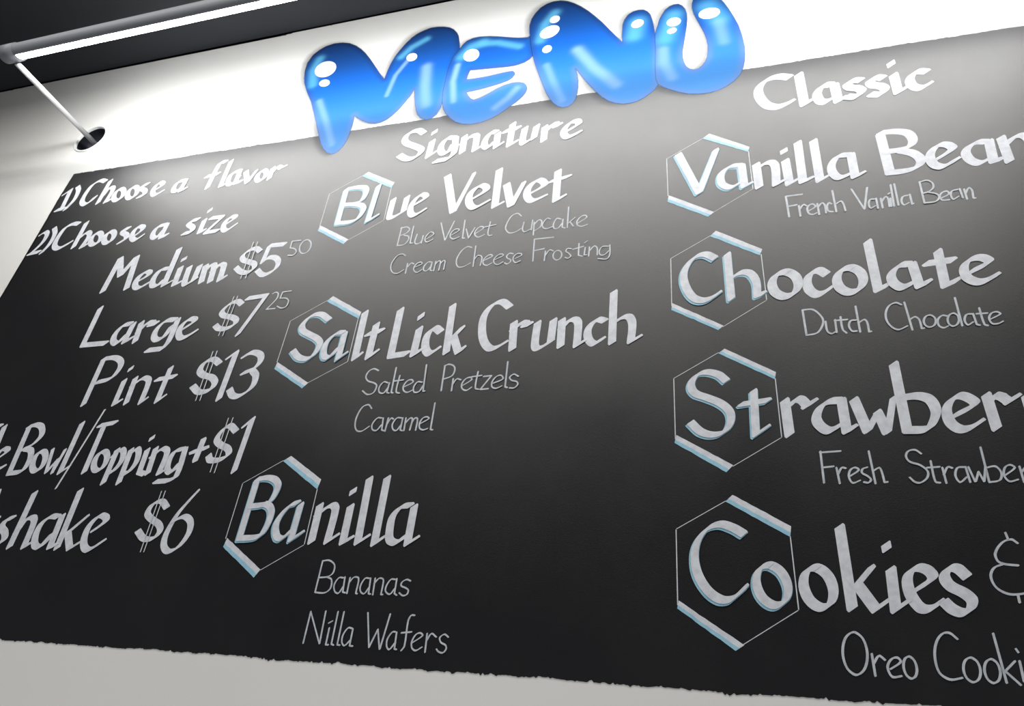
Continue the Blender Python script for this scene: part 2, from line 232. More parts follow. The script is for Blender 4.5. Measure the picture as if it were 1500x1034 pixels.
DATA = r"""@1)|bold
1 140,130 -20784,15514 -20591,15701;-20586,15649 -20500,14846;-20705,14766 -20418,14803
) 140,130 -20359,15818 -20214,15589 -20172,15170 -20333,14754
@Choose|bold
C 149,133 -19209,15871 -19450,15950 -19707,15775 -19795,15300 -19740,14998 -19547,14857 -19377,14967 -19275,15155
h 148,132 -18999,15874 -19018,14850;-18985,15141 -18882,15499 -18727,15505 -18661,15338 -18700,14850;-18706,14863 -18541,14923
o 147,131 O-18271,15362 -18136,15229 -18087,15024 -18150,14866 -18288,14847 -18423,14978 -18474,15184 -18411,15343
o 147,130 O-17729,15373 -17598,15240 -17551,15036 -17615,14880 -17752,14861 -17883,14991 -17932,15195 -17868,15354
s 147,129 -17264,15420 -17434,15374 -17444,15252 -17231,15107 -17189,14930 -17370,14856
e 147,128 -16826,15102 -16642,15243 -16644,15360 -16798,15404 -16907,15226 -16883,14990 -16740,14847 -16505,14978
@a|bold
a 146,127 -15790,15345 -16009,15303 -16078,15090 -16030,14913 -15862,14886 -15730,15135;-15734,15336 -15767,14871;-15767,14871 -15590,14944
@flavor|bold
f 147,127 -14470,15957 -14646,15946 -14703,15751 -14748,14836;-14969,15370 -14549,15437
l 145,124 -14252,15948 -14248,14830;-14248,14830 -14103,14883
a 145,124 -13798,15427 -13998,15353 -14055,15124 -13975,14873 -13801,14874 -13702,15152;-13745,15417 -13729,14879;-13729,14879 -13546,14919
v 145,123 -13493,15337 -13284,14828;-13279,14828 -13107,15317,0.6
o 144,122 O-12806,15264 -12714,15157 -12701,14987 -12772,14852 -12887,14832 -12978,14937 -12993,15107 -12921,15243
r 144,122 -12523,15321 -12517,14850;-12524,15067 -12368,15335 -12202,15264;-12249,15260 -12057,15338,0.5
@2)|bold
2 134,122 -20769,13705 -20626,13804 -20491,13698 -20477,13346 -20688,12931;-20774,12884 -20392,12934
) 134,122 -20313,13928 -20141,13652 -20120,13214 -20255,12861
@Choose|bold
C 148,136 -19352,13985 -19582,14017 -19842,13876 -19922,13391 -19846,13094 -19634,12972 -19407,13079 -19247,13189
h 147,134 -19020,13986 -19006,12945;-18976,13297 -18782,13529 -18627,13462 -18596,13276 -18662,12907;-18662,12907 -18495,12998
o 146,133 O-18235,13444 -18101,13323 -18056,13132 -18125,12985 -18268,12964 -18403,13083 -18449,13274 -18380,13424
o 146,132 O-17707,13425 -17583,13307 -17543,13122 -17608,12978 -17741,12958 -17865,13074 -17907,13259 -17842,13405
s 146,132 -17123,13493 -17293,13443 -17281,13328 -17076,13206 -17025,13044 -17212,12913
e 146,131 -16698,13139 -16533,13340 -16563,13461 -16756,13488 -16847,13270 -16781,13040 -16603,12934 -16418,13086
@a|bold
a 145,129 -15716,13451 -15968,13391 -16046,13163 -15976,12973 -15822,12942 -15681,13252;-15657,13431 -15673,12923;-15673,12923 -15485,12996
@size|bold
s 145,127 -14537,13490 -14765,13445 -14816,13326 -14602,13160 -14589,13006 -14851,12955
i 145,127 -14195,13886 -14308,13746;-14295,13434 -14288,12944;-14288,12944 -14152,13001
z 144,126 -14076,13468 -13669,13465;-13677,13433 -14039,12922;-14046,12891 -13640,12911
e 144,125 -13453,13136 -13212,13334 -13208,13415 -13373,13412 -13494,13223 -13466,12978 -13321,12878 -13087,13075
@Medium|bold
M 175,109 -16831,12250 -16879,10992;-16825,12237 -16508,11542;-16508,11542 -16228,12225;-16220,12224 -16035,11018
e 171,107 -15675,11298 -15464,11460 -15465,11563 -15614,11594 -15774,11437 -15809,11221 -15730,11049 -15572,10997 -15330,11160
d 170,106 -14818,11629 -15072,11609 -15188,11393 -15186,11174 -15104,11022 -14938,11023 -14773,11240;-14743,12346 -14721,11001;-14721,11001 -14544,11108
i 169,105 -14380,11999 -14461,11866;-14404,11619 -14368,10990;-14368,10990 -14190,11078
u 167,104 -14084,11595 -14035,11055 -13975,10950 -13882,10986 -13707,11135;-13735,11599 -13745,11103
m 167,103 -13541,11595 -13463,10989;-13517,11376 -13380,11588 -13250,11581 -13164,10979;-13227,11362 -13076,11579 -12926,11551 -12896,11468 -12858,10993;-12858,10993 -12735,11103
@$5|bold
$ 116,132 -11858,11911 -12034,12034 -12243,11982 -12387,11800 -12310,11648 -12079,11545 -11892,11458 -11848,11299 -12023,11163 -12252,11224 -12454,11390;~-12185,12274 -12152,10955;~-12045,12267 -11998,10961
5 117,131 -11126,12082 -11588,12090;-11609,12082 -11650,11505;-11641,11504 -11503,11643 -11272,11609 -11128,11445 -11145,11205 -11394,11034 -11532,11055 -11718,11220
@50|fine
5 33,26 -10634,12151 -10903,12152;-10903,12152 -10895,11910;-10895,11910 -10737,11857 -10656,11748 -10714,11634 -10885,11645
0 33,26 O-10406,12145 -10288,12034 -10250,11846 -10313,11692 -10440,11660 -10558,11768 -10598,11956 -10535,12112
@Large|bold
L 150,135 -16642,10381 -16616,9113;-16616,9113 -15832,9126
a 149,133 -15279,9731 -15516,9690 -15655,9427 -15612,9186 -15440,9098 -15237,9396;-15179,9713 -15210,9126;-15210,9126 -15023,9233
r 149,133 -14911,9733 -14843,9109;-14890,9437 -14710,9694 -14515,9715;-14595,9640 -14385,9677
g 148,130 -13810,9748 -14095,9735 -14286,9503 -14280,9236 -14138,9116 -13949,9190 -13831,9534;-13713,9740 -13723,9022 -13830,8814;-13830,8814 -14303,8790
e 148,129 -13406,9412 -13141,9621 -13152,9702 -13333,9717 -13498,9530 -13489,9265 -13356,9112 -13196,9144 -12970,9300
@$7|bold
$ 125,122 -11825,10088 -12000,10199 -12227,10116 -12368,9881 -12265,9753 -11982,9672 -11811,9570 -11806,9439 -12020,9314 -12258,9332 -12406,9444;~-12151,10358 -12169,9094;~-12036,10361 -12041,9085
7 126,121 -11701,10257 -11127,10302;-11136,10294 -11406,9580 -11593,9094
@25|fine
2 31,24 -10960,10348 -10874,10388 -10789,10341 -10778,10173 -10981,9848;-10994,9843 -10731,9847
5 31,24 -10402,10379 -10657,10367;-10657,10367 -10671,10169;-10671,10169 -10478,10145 -10385,10047 -10409,9871 -10535,9835 -10682,9910
@Pint|bold
P 139,119 -15644,8599 -15610,7221;-15648,8608 -15303,8630 -15040,8507 -14955,8311 -15080,7991 -15513,7872
i 136,115 -14497,8326 -14646,8146;-14609,7884 -14598,7185;-14598,7185 -14456,7274
n 136,113 -14288,7941 -14244,7206;-14292,7718 -14044,7929 -13849,7878 -13797,7714 -13787,7200;-13787,7200 -13675,7304
t 135,112 -13285,8194 -13291,7211;-13291,7211 -13135,7355;-13575,7856 -13053,7925
@$13|bold
$ 143,121 -11840,8241 -12070,8379 -12291,8301 -12351,8058 -12182,7915 -11904,7832 -11754,7673 -11813,7487 -12113,7423 -12378,7605;~-12159,8614 -12120,7182;~-12035,8619 -11996,7177
1 144,121 -11619,8392 -11449,8547;-11441,8526 -11464,7201
3 142,119 -11174,8406 -10969,8516 -10705,8425 -10637,8242 -10747,8036 -11023,7913;-10760,7958 -10625,7812 -10626,7501 -10896,7264 -11098,7281 -11250,7461
@Bowl|bold
B 136,111 -17050,6608 -16940,5318;-17069,6617 -16851,6673 -16638,6604 -16498,6360 -16649,6095 -16905,5960;-16780,5977 -16604,5943 -16493,5717 -16544,5395 -16900,5325
o 134,108 O-16166,5905 -16035,5769 -15987,5563 -16049,5408 -16183,5391 -16314,5524 -16364,5730 -16303,5889
w 133,107 -15899,5960,0.6 -15771,5337,0.6;-15771,5337,0.5 -15581,5685,0.45;-15590,5685,0.5 -15572,5324,0.55;-15572,5324,0.45 -15498,5941,0.5
l 134,107 -15358,6674 -15343,5333;-15343,5333 -15158,5481
@slash|bold
/ 51,32 -14818,7037 -15230,4918
@Topping|bold
T 135,108 -14765,6587 -14308,6661;-14624,6545 -14602,5340
o 132,105 O-14216,5862 -14098,5733 -14066,5538 -14137,5392 -14268,5379 -14385,5505 -14420,5700 -14349,5849
p 132,104 -13885,5910 -13891,5057;-13938,5749 -13775,5919 -13666,5845 -13623,5603 -13743,5352 -13863,5308
p 131,103 -13462,5902 -13431,5055;-13488,5742 -13312,5924 -13211,5837 -13164,5561 -13286,5313 -13412,5287
i 131,103 -12963,6262 -13025,6134;-12989,5893 -12964,5317;-12964,5317 -12796,5274
n 130,102 -12753,5924 -12705,5287;-12778,5713 -12570,5910 -12418,5875 -12368,5758 -12387,5284;-12387,5284 -12283,5338
g 129,101 -11962,5898 -12171,5842 -12238,5618 -12193,5377 -12061,5308 -11912,5544;-11904,5897 -11877,5206 -12067,5101;-12067,5101 -12394,5083
@+|bold
+ 127,68 -11479,6128 -11508,5594;-11682,5799 -11315,5912
@$1|bold
$ 123,117 -10667,6322 -10892,6473 -11052,6354 -11118,6120 -10973,5985 -10725,5875 -10656,5736 -10815,5611 -11091,5595 -11184,5710;~-10986,6669 -10977,5298;~-10862,6676 -10859,5280
1 124,117 -10476,6446 -10312,6629;-10317,6621 -10357,5315
@fle|bold
e 136,111 -17556,5764 -17384,5928 -17418,5997 -17585,5992 -17676,5773 -17598,5528 -17425,5433 -17240,5513
l 136,111 -17913,6653 -17734,5362;-17734,5362 -17588,5491
f 138,114 -18070,6678 -18227,6642 -18262,6325 -18149,5366;-18420,6133 -18090,6204
@kshake|bold
s 150,111 -16119,4192 -16293,4130 -16329,3963 -16151,3833 -16071,3671 -16225,3516
h 149,110 -15821,4815 -15811,3499;-15819,3838 -15711,4142 -15518,4204 -15422,4089 -15381,3507;-15381,3507 -15270,3573
a 148,108 -14772,4227 -14995,4225 -15177,4042 -15180,3767 -15063,3545 -14898,3523 -14707,3822;-14656,4251 -14613,3513;-14613,3513 -14480,3572
k 147,107 -14464,4875 -14409,3502;-13914,4267,0.4 -14312,3828,0.8;-14299,3876 -14046,3497;-14046,3497 -13895,3599
e 146,106 -13578,3918 -13346,4133 -13383,4223 -13577,4260 -13750,4027 -13750,3742 -13645,3542 -13484,3475 -13175,3690,0.8
k 151,112 -17012,4852 -16740,3562;-16551,4202,0.4 -16782,3891,0.8;-16761,3924 -16447,3502
@$6|bold
$ 128,95 -11813,4463 -12013,4610 -12219,4541 -12276,4333 -12124,4202 -11867,4080 -11759,3933 -11856,3764 -12103,3748 -12347,3919;~-12107,4843 -12060,3454;~-12004,4850 -11971,3456
6 126,93 -11122,4880,0.3 -11302,4602,0.5 -11469,4302,0.8 -11576,3869 -11530,3614 -11357,3484 -11138,3592 -10997,3893 -11058,4150 -11272,4263 -11513,4146
@Signature|bold
S 172,139 -7620,15885 -7822,16045 -8094,15982 -8193,15743 -8099,15550 -7805,15360 -7566,15172 -7592,15008 -7736,14867 -7969,14865 -8229,15060
i 171,137 -7231,15929 -7326,15802;-7281,15487 -7300,14853;-7300,14853 -7146,14980
g 169,135 -6600,15482 -6812,15508 -6951,15268 -6945,15025 -6838,14877 -6683,14936 -6584,15236;-6552,15439 -6524,14834 -6676,14627;-6676,14627 -7041,14601
n 169,134 -6296,15478 -6279,14838;-6333,15215 -6137,15429 -5978,15465 -5916,15396 -5906,14854;-5906,14854 -5787,14930
a 168,133 -5349,15467 -5492,15479 -5629,15215 -5629,14955 -5520,14873 -5327,15100;-5288,15387 -5278,14843;-5278,14843 -5144,14954
t 168,132 -4883,15721 -4905,14852;-4905,14852 -4721,14963;-5094,15443 -4704,15519
u 167,131 -4501,15460 -4534,14926 -4483,14835 -4258,14997;-4170,15475 -4219,14989
r 167,131 -3935,15398 -3932,14850;-3908,15199 -3733,15439 -3619,15454;-3652,15366 -3520,15405
e 166,129 -3268,15106 -2992,15299 -3028,15428 -3209,15411 -3373,15171 -3372,14965 -3260,14834 -2958,14966
@Bl|blue
B 155,136 -9673,13923 -9637,12638;-9673,13923 -9316,13944 -9072,13879 -8998,13708 -9072,13386 -9275,13289 -9606,13304;-9272,13278 -9010,13179 -8927,13003 -9036,12698 -9223,12607 -9625,12613
l 153,133 -8644,13898 -8694,12566;-8694,12566 -8452,12731
@ue|bold
u 153,124 -8067,13310 -8069,12693 -8035,12622 -7917,12638 -7668,12800;-7662,13332 -7671,12817
e 153,124 -7373,13006 -7088,13205 -7120,13311 -7260,13344 -7422,13132 -7476,12888 -7421,12665 -7311,12600 -7062,12754
@Velvet|bold
V 187,110 -6572,13956 -6208,12576;-6182,12585,0.6 -5792,13931,0.45
e 185,109 -5704,12959 -5380,13197 -5386,13328 -5546,13412 -5743,13256 -5821,13042 -5765,12756 -5609,12618 -5288,12797
l 183,107 -5083,13933 -5059,12586;-5059,12586 -4902,12679
v 182,107 -4811,13334 -4623,12553;-4607,12551,0.8 -4340,13329,0.6
e 181,106 -4128,12910 -3783,13142 -3835,13287 -3974,13354 -4153,13203 -4229,12981 -4187,12752 -4057,12628 -3754,12751
t 179,105 -3446,13592 -3440,12537;-3440,12537 -3255,12672;-3602,13248 -3161,13344
@Blue|fine
B 30,21 -7608,12220 -7614,11589;-7629,12191 -7463,12216 -7361,12122 -7432,11989 -7591,11931;-7485,11923 -7344,11867 -7328,11739 -7422,11596 -7613,11583
l 30,21 -7258,12210 -7251,11621;-7251,11621 -7181,11612
u 29,21 -7108,11914 -7129,11652 -7080,11578 -6974,11601 -6926,11688;-6923,11843 -6933,11581
e 29,21 -6825,11690 -6634,11836 -6659,11908 -6738,11928 -6831,11800 -6842,11671 -6770,11594 -6619,11673
@Velvet|fine
V 29,21 -6487,12225 -6287,11605;-6282,11605 -6116,12236
e 29,21 -6141,11740 -5948,11862 -5944,11924 -6057,11930 -6148,11818 -6145,11685 -6045,11599 -5906,11657
l 29,21 -5825,12226 -5808,11610;-5808,11610 -5750,11603
v 29,21 -5743,11903 -5637,11582;-5637,11582 -5511,11917
e 29,21 -5484,11714 -5284,11865 -5291,11921 -5390,11932 -5489,11791 -5478,11668 -5382,11585 -5221,11649
t 29,20 -5113,12063 -5134,11668 -5094,11596 -5022,11598;-5251,11897 -4953,11942
@Cupcake|fine
C 29,20 -4304,12146 -4414,12255 -4564,12184 -4671,11917 -4676,11759 -4568,11615 -4415,11625 -4276,11717
u 29,20 -4212,11925 -4230,11679 -4167,11592 -3992,11686;-3991,11961 -4003,11629
p 29,20 -3949,11896 -3937,11465;-3942,11816 -3831,11951 -3757,11901 -3776,11715 -3924,11599
c 29,19 -3532,11928 -3620,11968 -3727,11786 -3693,11657 -3595,11620 -3463,11672
a 29,19 -3269,11898 -3376,11933 -3448,11755 -3424,11616 -3325,11606 -3230,11756;-3217,11883 -3222,11619;-3222,11619 -3146,11582
k 29,19 -3095,12270 -3093,11582;-2912,11898 -3066,11733;-3022,11746 -2941,11608
e 28,19 -2843,11702 -2630,11858 -2648,11927 -2750,11922 -2856,11781 -2849,11653 -2750,11581 -2597,11629
@Cream|fine
C 29,21 -7294,11198 -7397,11271 -7531,11235 -7640,11013 -7633,10818 -7545,10675 -7412,10638 -7261,10738
r 29,20 -7195,10947 -7196,10623;-7197,10799 -7094,10944 -7012,10905
e 29,20 -6965,10788 -6783,10879 -6818,10936 -6914,10915 -6986,10790 -6965,10676 -6871,10611 -6761,10686
a 29,20 -6542,10916 -6629,10920 -6717,10789 -6703,10665 -6617,10638 -6519,10782;-6516,10907 -6529,10652;-6529,10652 -6474,10628
m 28,20 -6414,10916 -6424,10611;-6421,10814 -6334,10921 -6286,10887 -6290,10611;-6284,10813 -6210,10916 -6166,10896 -6158,10813 -6160,10625
@Cheese|fine
C 28,20 -5508,11260 -5623,11304 -5755,11207 -5859,10954 -5843,10763 -5768,10659 -5631,10667 -5481,10756
h 28,20 -5405,11297 -5389,10631;-5390,10855 -5315,10971 -5229,10953 -5189,10875 -5206,10639
e 28,20 -5128,10805 -4929,10911 -4959,10964 -5051,10946 -5148,10813 -5132,10688 -5037,10634 -4916,10694
e 28,20 -4833,10791 -4647,10892 -4664,10940 -4768,10935 -4866,10809 -4852,10684 -4756,10619 -4630,10690
s 28,20 -4396,10925 -4491,10951 -4558,10864 -4526,10797 -4447,10745 -4444,10674 -4525,10619 -4588,10662
e 28,19 -4329,10760 -4181,10842 -4181,10891 -4279,10911 -4368,10836 -4375,10723 -4309,10630 -4192,10673
@Frosting|fine
F 28,19 -3902,11326 -3416,11328;-3896,11325 -3879,10632;-3886,10958 -3623,10992
r 28,19 -3587,10910 -3594,10606;-3585,10762 -3486,10927 -3386,10878
o 28,19 O-3276,10891 -3204,10839 -3180,10732 -3216,10633 -3292,10600 -3364,10651 -3389,10757 -3353,10857
s 28,19 -2947,10898 -3049,10918 -3082,10837 -3012,10767 -2956,10676 -3018,10611 -3091,10649
t 28,19 -2777,11050 -2774,10684;-2774,10684 -2678,10643;-2918,10883 -2663,10944
i 28,19 -2576,11099 -2639,11044;-2619,10901 -2637,10667;-2637,10667 -2575,10667
n 27,18 -2520,10907 -2531,10626;-2520,10780 -2407,10923 -2340,10867 -2327,10637
g 27,18 -2068,10869 -2217,10870 -2282,10733 -2251,10628 -2159,10617 -2051,10733;-2036,10902 -2034,10595 -2106,10486 -2303,10520
@Sa|blue
S 156,129 -9032,9327 -9316,9517 -9576,9481 -9750,9234 -9690,9050 -9486,8921 -9212,8768 -9090,8621 -9146,8351 -9313,8193 -9574,8249 -9790,8454
a 154,125 -8529,8899 -8690,8893 -8893,8676 -8927,8439 -8865,8232 -8735,8197 -8520,8479;-8472,8863 -8468,8148;-8468,8148 -8312,8281
@lt|bold
l 159,124 -8056,9489 -8024,8153;-8024,8153 -7916,8262
t 159,123 -7659,9096 -7669,8157;-7669,8157 -7500,8311;-7831,8823 -7482,8906
@Lick|bold
L 162,135 -7101,9488 -7096,8161;-7096,8161 -6699,8204
i 162,135 -6503,9310 -6535,9164;-6494,8881 -6519,8166;-6519,8166 -6381,8254
c 161,133 -5949,8759 -6101,8871 -6243,8738 -6278,8508 -6229,8277 -6116,8166 -5939,8283
k 156,113 -5744,9486 -5710,8162;-5403,8842,0.7 -5621,8552,0.8;-5582,8569 -5418,8154;-5418,8154 -5321,8262
@Crunch|bold
C 163,112 -4328,9327 -4534,9495 -4749,9417 -4915,9129 -4921,8734 -4831,8400 -4674,8207 -4526,8216 -4334,8338
r 161,110 -4169,8862 -4141,8153;-4178,8677 -3995,8844 -3878,8835;-3922,8772 -3793,8801
u 159,108 -3614,8825 -3633,8259 -3591,8138 -3481,8156 -3269,8308;-3250,8865 -3276,8316
n 158,107 -3055,8849 -3048,8153;-3061,8629 -2887,8823 -2745,8831 -2682,8712 -2689,8146;-2689,8146 -2560,8239
c 157,106 -2105,8752 -2256,8798 -2413,8653 -2468,8471 -2422,8266 -2311,8167 -2141,8282
h 156,105 -1914,9515 -1925,8169;-1882,8685 -1700,8812 -1563,8801 -1498,8617 -1527,8166;-1527,8166 -1358,8272
@Salted|fine
S 34,23 -7324,7779 -7451,7834 -7566,7777 -7610,7626 -7530,7512 -7350,7443 -7280,7368 -7324,7191 -7464,7152 -7609,7254
a 33,23 -7012,7433 -7116,7463 -7201,7333 -7178,7200 -7068,7165 -6980,7308;-6971,7431 -6983,7179;-6983,7179 -6926,7158
l 33,23 -6887,7834 -6881,7181;-6881,7181 -6835,7166
t 33,23 -6748,7612 -6758,7190 -6671,7147;-6852,7471 -6637,7491
e 33,23 -6574,7319 -6392,7426 -6432,7487 -6531,7470 -6607,7336 -6584,7219 -6487,7163 -6373,7212
d 33,23 -6164,7406 -6276,7420 -6347,7293 -6314,7161 -6201,7165 -6128,7313;-6137,7860 -6103,7175;-6103,7175 -6061,7174
@Pretzels|fine
P 33,23 -5685,7821 -5674,7171;-5683,7811 -5603,7847 -5474,7799 -5429,7689 -5477,7538 -5684,7457
r 33,22 -5431,7460 -5426,7150;-5428,7309 -5346,7449 -5244,7420
e 33,22 -5183,7282 -4995,7416 -5031,7478 -5137,7444 -5210,7313 -5185,7199 -5082,7149 -4974,7221
t 33,22 -4869,7612 -4878,7193 -4797,7160;-5004,7483 -4773,7507
z 33,22 -4730,7483 -4546,7494;-4546,7494 -4765,7158;-4765,7158 -4583,7170
e 32,22 -4477,7300 -4273,7394 -4323,7486 -4428,7461 -4508,7338 -4501,7210 -4408,7165 -4280,7217
l 32,22 -4211,7832 -4206,7196;-4206,7196 -4156,7179
s 32,22 -3931,7441 -4043,7500 -4123,7421 -4067,7345 -3958,7310 -3925,7241 -3996,7157 -4102,7162
@Caramel|fine
C 33,22 -7279,6790 -7374,6887 -7510,6838 -7598,6609 -7595,6388 -7519,6249 -7398,6229 -7237,6342
a 32,22 -6969,6537 -7079,6541 -7170,6390 -7142,6265 -7041,6233 -6942,6368;-6935,6536 -6910,6244;-6910,6244 -6854,6222
r 32,22 -6815,6538 -6832,6213;-6822,6379 -6748,6530 -6686,6505
a 32,22 -6491,6522 -6605,6525 -6682,6375 -6643,6251 -6558,6220 -6473,6354;-6463,6521 -6468,6232;-6468,6232 -6416,6210
m 32,22 -6393,6524 -6384,6215;-6385,6394 -6293,6515 -6234,6499 -6247,6226;-6234,6390 -6181,6511 -6114,6495 -6107,6216
e 32,22 -6030,6369 -5844,6486 -5893,6530 -5985,6505 -6041,6384 -6019,6261 -5934,6217 -5838,6245
l 32,22 -5770,6870 -5767,6229;-5767,6229 -5716,6216
@Ba|blue
B 143,123 -9686,5099 -9684,3774;-9684,5093 -9453,5130 -9238,5084 -9110,4938 -9158,4659 -9261,4536 -9665,4474;-9328,4536 -9174,4476 -9083,4320 -9104,4052 -9214,3832 -9677,3774
a 140,119 -8519,4569 -8669,4517 -8837,4307 -8898,4069 -8796,3830 -8663,3797 -8442,4031;-8432,4527 -8446,3773;-8446,3773 -8242,3919
@nilla|bold
n 149,106 -7964,4529 -7955,3759;-7973,4328 -7769,4500 -7649,4531 -7577,4434 -7591,3765;-7591,3765 -7422,3889
i 149,105 -7250,4911 -7294,4760;-7250,4514 -7244,3758;-7244,3758 -7088,3847
l 147,104 -6949,5116 -6909,3758;-6909,3758 -6732,3880
l 147,103 -6550,5134 -6545,3743;-6545,3743 -6405,3855
a 145,102 -5907,4537 -6096,4508 -6252,4313 -6264,4032 -6218,3825 -6070,3774 -5841,3955;-5821,4509 -5827,3756;-5827,3756 -5665,3868
@Bananas|fine
B 29,20 -7594,3382 -7599,2775;-7593,3377 -7450,3392 -7310,3303 -7303,3153 -7391,3076 -7590,3049;-7412,3065 -7305,3022 -7282,2859 -7381,2767 -7596,2765
a 28,20 -7052,3061 -7147,3058 -7215,2924 -7170,2795 -7085,2767 -7012,2900;-7020,3077 -6997,2791;-6997,2791 -6940,2779
n 28,20 -6912,3070 -6909,2770;-6915,2965 -6831,3079 -6727,3065 -6720,2781;-6720,2781 -6690,2772
a 28,19 -6496,3068 -6582,3066 -6649,2923 -6624,2815 -6539,2777 -6463,2898;-6467,3073 -6448,2782;-6448,2782 -6405,2774
n 28,19 -6375,3076 -6359,2764;-6375,2973 -6294,3075 -6211,3067 -6189,3016 -6190,2776;-6190,2776 -6154,2777
a 28,19 -5948,3065 -6038,3062 -6109,2931 -6100,2834 -6004,2787 -5925,2896;-5917,3080 -5913,2802;-5913,2802 -5860,2774
s 28,19 -5632,3048 -5711,3072 -5799,3023 -5808,2955 -5703,2914 -5645,2876 -5659,2799 -5739,2773 -5820,2820
@Nilla|fine
N 30,19 -7586,2407 -7590,1834;-7583,2397 -7251,1847;-7246,1847 -7267,2427
i 30,19 -7087,2256 -7153,2217;-7119,2130 -7117,1835;-7117,1835 -7064,1834
l 29,19 -7006,2428 -7000,1851;-7000,1851 -6950,1834
l 29,19 -6884,2433 -6881,1847;-6881,1847 -6827,1841
a 29,19 -6642,2144 -6723,2150 -6800,2020 -6790,1890 -6725,1837 -6627,1943;-6622,2135 -6621,1843;-6621,1843 -6557,1837
@Wafers|fine
W 29,19 -6386,2439 -6230,1836;-6230,1836 -6117,2154;-6117,2154 -6016,1819;-6007,1820 -5925,2433
a 29,18 -5759,2126 -5813,2123 -5891,1991 -5875,1864 -5816,1821 -5718,1953;-5730,2122 -5718,1836;-5718,1836 -5678,1829
f 29,18 -5432,2432 -5501,2429 -5544,2331 -5536,1898 -5585,1816;-5637,2117 -5441,2142
e 29,18 -5388,1961 -5213,2091 -5263,2132 -5343,2103 -5402,1979 -5382,1873 -5304,1831 -5193,1894
r 29,18 -5134,2129 -5122,1816;-5125,2012 -5050,2133 -4950,2080
s 28,18 -4717,2089 -4797,2133 -4877,2071 -4844,1994 -4747,1950 -4728,1891 -4779,1824 -4865,1838 -4909,1877
@Classic|bold
C 209,158 2415,15930 2149,16022 1863,15940 1671,15684 1651,15364 1796,14999 1994,14872 2190,14900 2394,15007,0.8
l 206,154 2653,15971 2654,14828;2654,14828 2827,14936
a 205,153 3337,15413 3194,15428 3055,15301 2978,15102 3021,14862 3144,14810 3348,14943;3409,15361 3413,14786;3413,14786 3535,14852
s 204,152 4000,15410 3847,15438 3695,15340 3727,15202 3913,15109 3967,15001 3816,14834 3624,14878
s 203,151 4486,15386 4358,15432 4202,15336 4221,15187 4414,15083 4472,14960 4341,14804 4154,14848
i 203,150 4796,15894 4705,15794;4735,15420 4724,14792;4724,14792 4922,14913
c 202,148 5432,15387 5262,15430 5114,15324 5037,15129 5073,14923 5218,14827 5444,14958,0.7
@Va|blue
V 190,124 -411,13599 26,12233;36,12231 494,13597,0.8
a 187,121 1002,12972 800,12976 613,12834 539,12628 578,12397 756,12279 978,12411;1041,12951 1053,12266;1053,12266 1179,12333
@nilla|bold
n 178,112 1381,12963 1386,12220;1407,12831 1601,12969 1737,12954 1792,12808 1760,12245;1760,12245 1885,12312
i 178,112 2081,13374 1980,13221;2031,12978 2043,12225;2043,12225 2209,12323
l 176,110 2360,13521 2330,12237;2330,12237 2498,12309
l 176,110 2705,13519 2688,12220;2688,12220 2812,12298
a 174,109 3381,12913 3165,12908 2999,12681 2972,12431 3087,12230 3308,12299;3429,12904 3413,12208;3413,12208 3572,12288
@Bean|bold
B 191,113 4121,13457 4116,12210;4142,13499 4424,13487 4672,13382 4741,13151 4651,12955 4431,12878 4138,12868;4452,12843 4675,12714 4780,12487 4679,12293 4450,12215 4124,12209
e 187,111 5113,12469 5442,12719 5375,12849 5221,12880 5053,12738 4966,12538 5000,12298 5154,12208 5467,12395,0.8
a 184,109 6105,12815 5953,12832 5751,12712 5659,12537 5708,12304 5852,12199 6069,12313;6163,12816 6109,12210;6109,12210 6272,12255
n 183,108 6404,12876 6392,12158;6393,12609 6654,12847 6811,12867 6884,12703 6821,12153
@French|fine
F 40,23 1926,11845 1934,11221;1926,11845 2273,11853;1952,11535 2125,11554
r 39,23 2164,11515 2163,11201;2164,11392 2265,11533 2325,11483
e 39,23 2347,11336 2500,11444 2462,11524 2390,11514 2327,11409 2351,11250 2426,11219 2499,11253
n 39,23 2546,11519 2547,11193;2552,11416 2644,11525 2691,11456 2689,11221
c 39,23 2833,11475 2783,11516 2733,11409 2743,11274 2830,11241
h 39,23 2897,11859 2896,11223;2906,11444 3027,11519 3063,11440 3080,11228
@Vanilla|fine
V 39,22 3286,11850 3453,11229;3458,11228 3602,11848
a 38,22 3686,11478 3605,11479 3557,11345 3579,11230 3675,11279;3723,11493 3716,11201
n 38,22 3816,11486 3810,11207;3816,11386 3916,11523 3954,11465 3946,11226
i 38,22 4010,11610 3979,11582;3998,11458 3979,11221
l 38,22 4070,11854 4033,11225
l 38,22 4141,11863 4118,11232
a 38,22 4343,11496 4244,11472 4196,11347 4223,11232 4323,11280;4384,11518 4379,11232;4379,11232 4407,11243
@Bean|fine
B 38,22 4628,11843 4610,11220;4634,11834 4783,11858 4864,11763 4850,11624 4746,11528 4637,11498;4720,11524 4884,11438 4910,11335 4818,11231 4615,11219
e 38,22 4951,11321 5110,11414 5088,11497 4994,11472 4927,11372 4951,11258 5084,11249
a 37,22 5286,11505 5180,11482 5133,11379 5152,11246 5266,11311;5327,11518 5331,11258
n 37,22 5408,11505 5403,11219;5406,11375 5502,11529 5543,11451 5524,11227 5560,11222
@Ch|blue
C 167,140 278,10199 95,10330 -112,10292 -312,10062 -401,9765 -347,9422 -213,9163 -47,9072 137,9109 326,9246,0.8
h 165,136 551,10283 557,9070;601,9622 805,9748 983,9703 1084,9479 1081,9102;1081,9102 1204,9151
@oc|bold
o 169,133 O1721,9686 1881,9547 1911,9305 1796,9102 1604,9053 1444,9186 1410,9428 1524,9636
c 168,132 2472,9557 2346,9665 2188,9599 2092,9411 2106,9197 2219,9053 2350,9068 2507,9185,0.8
@olate|bold
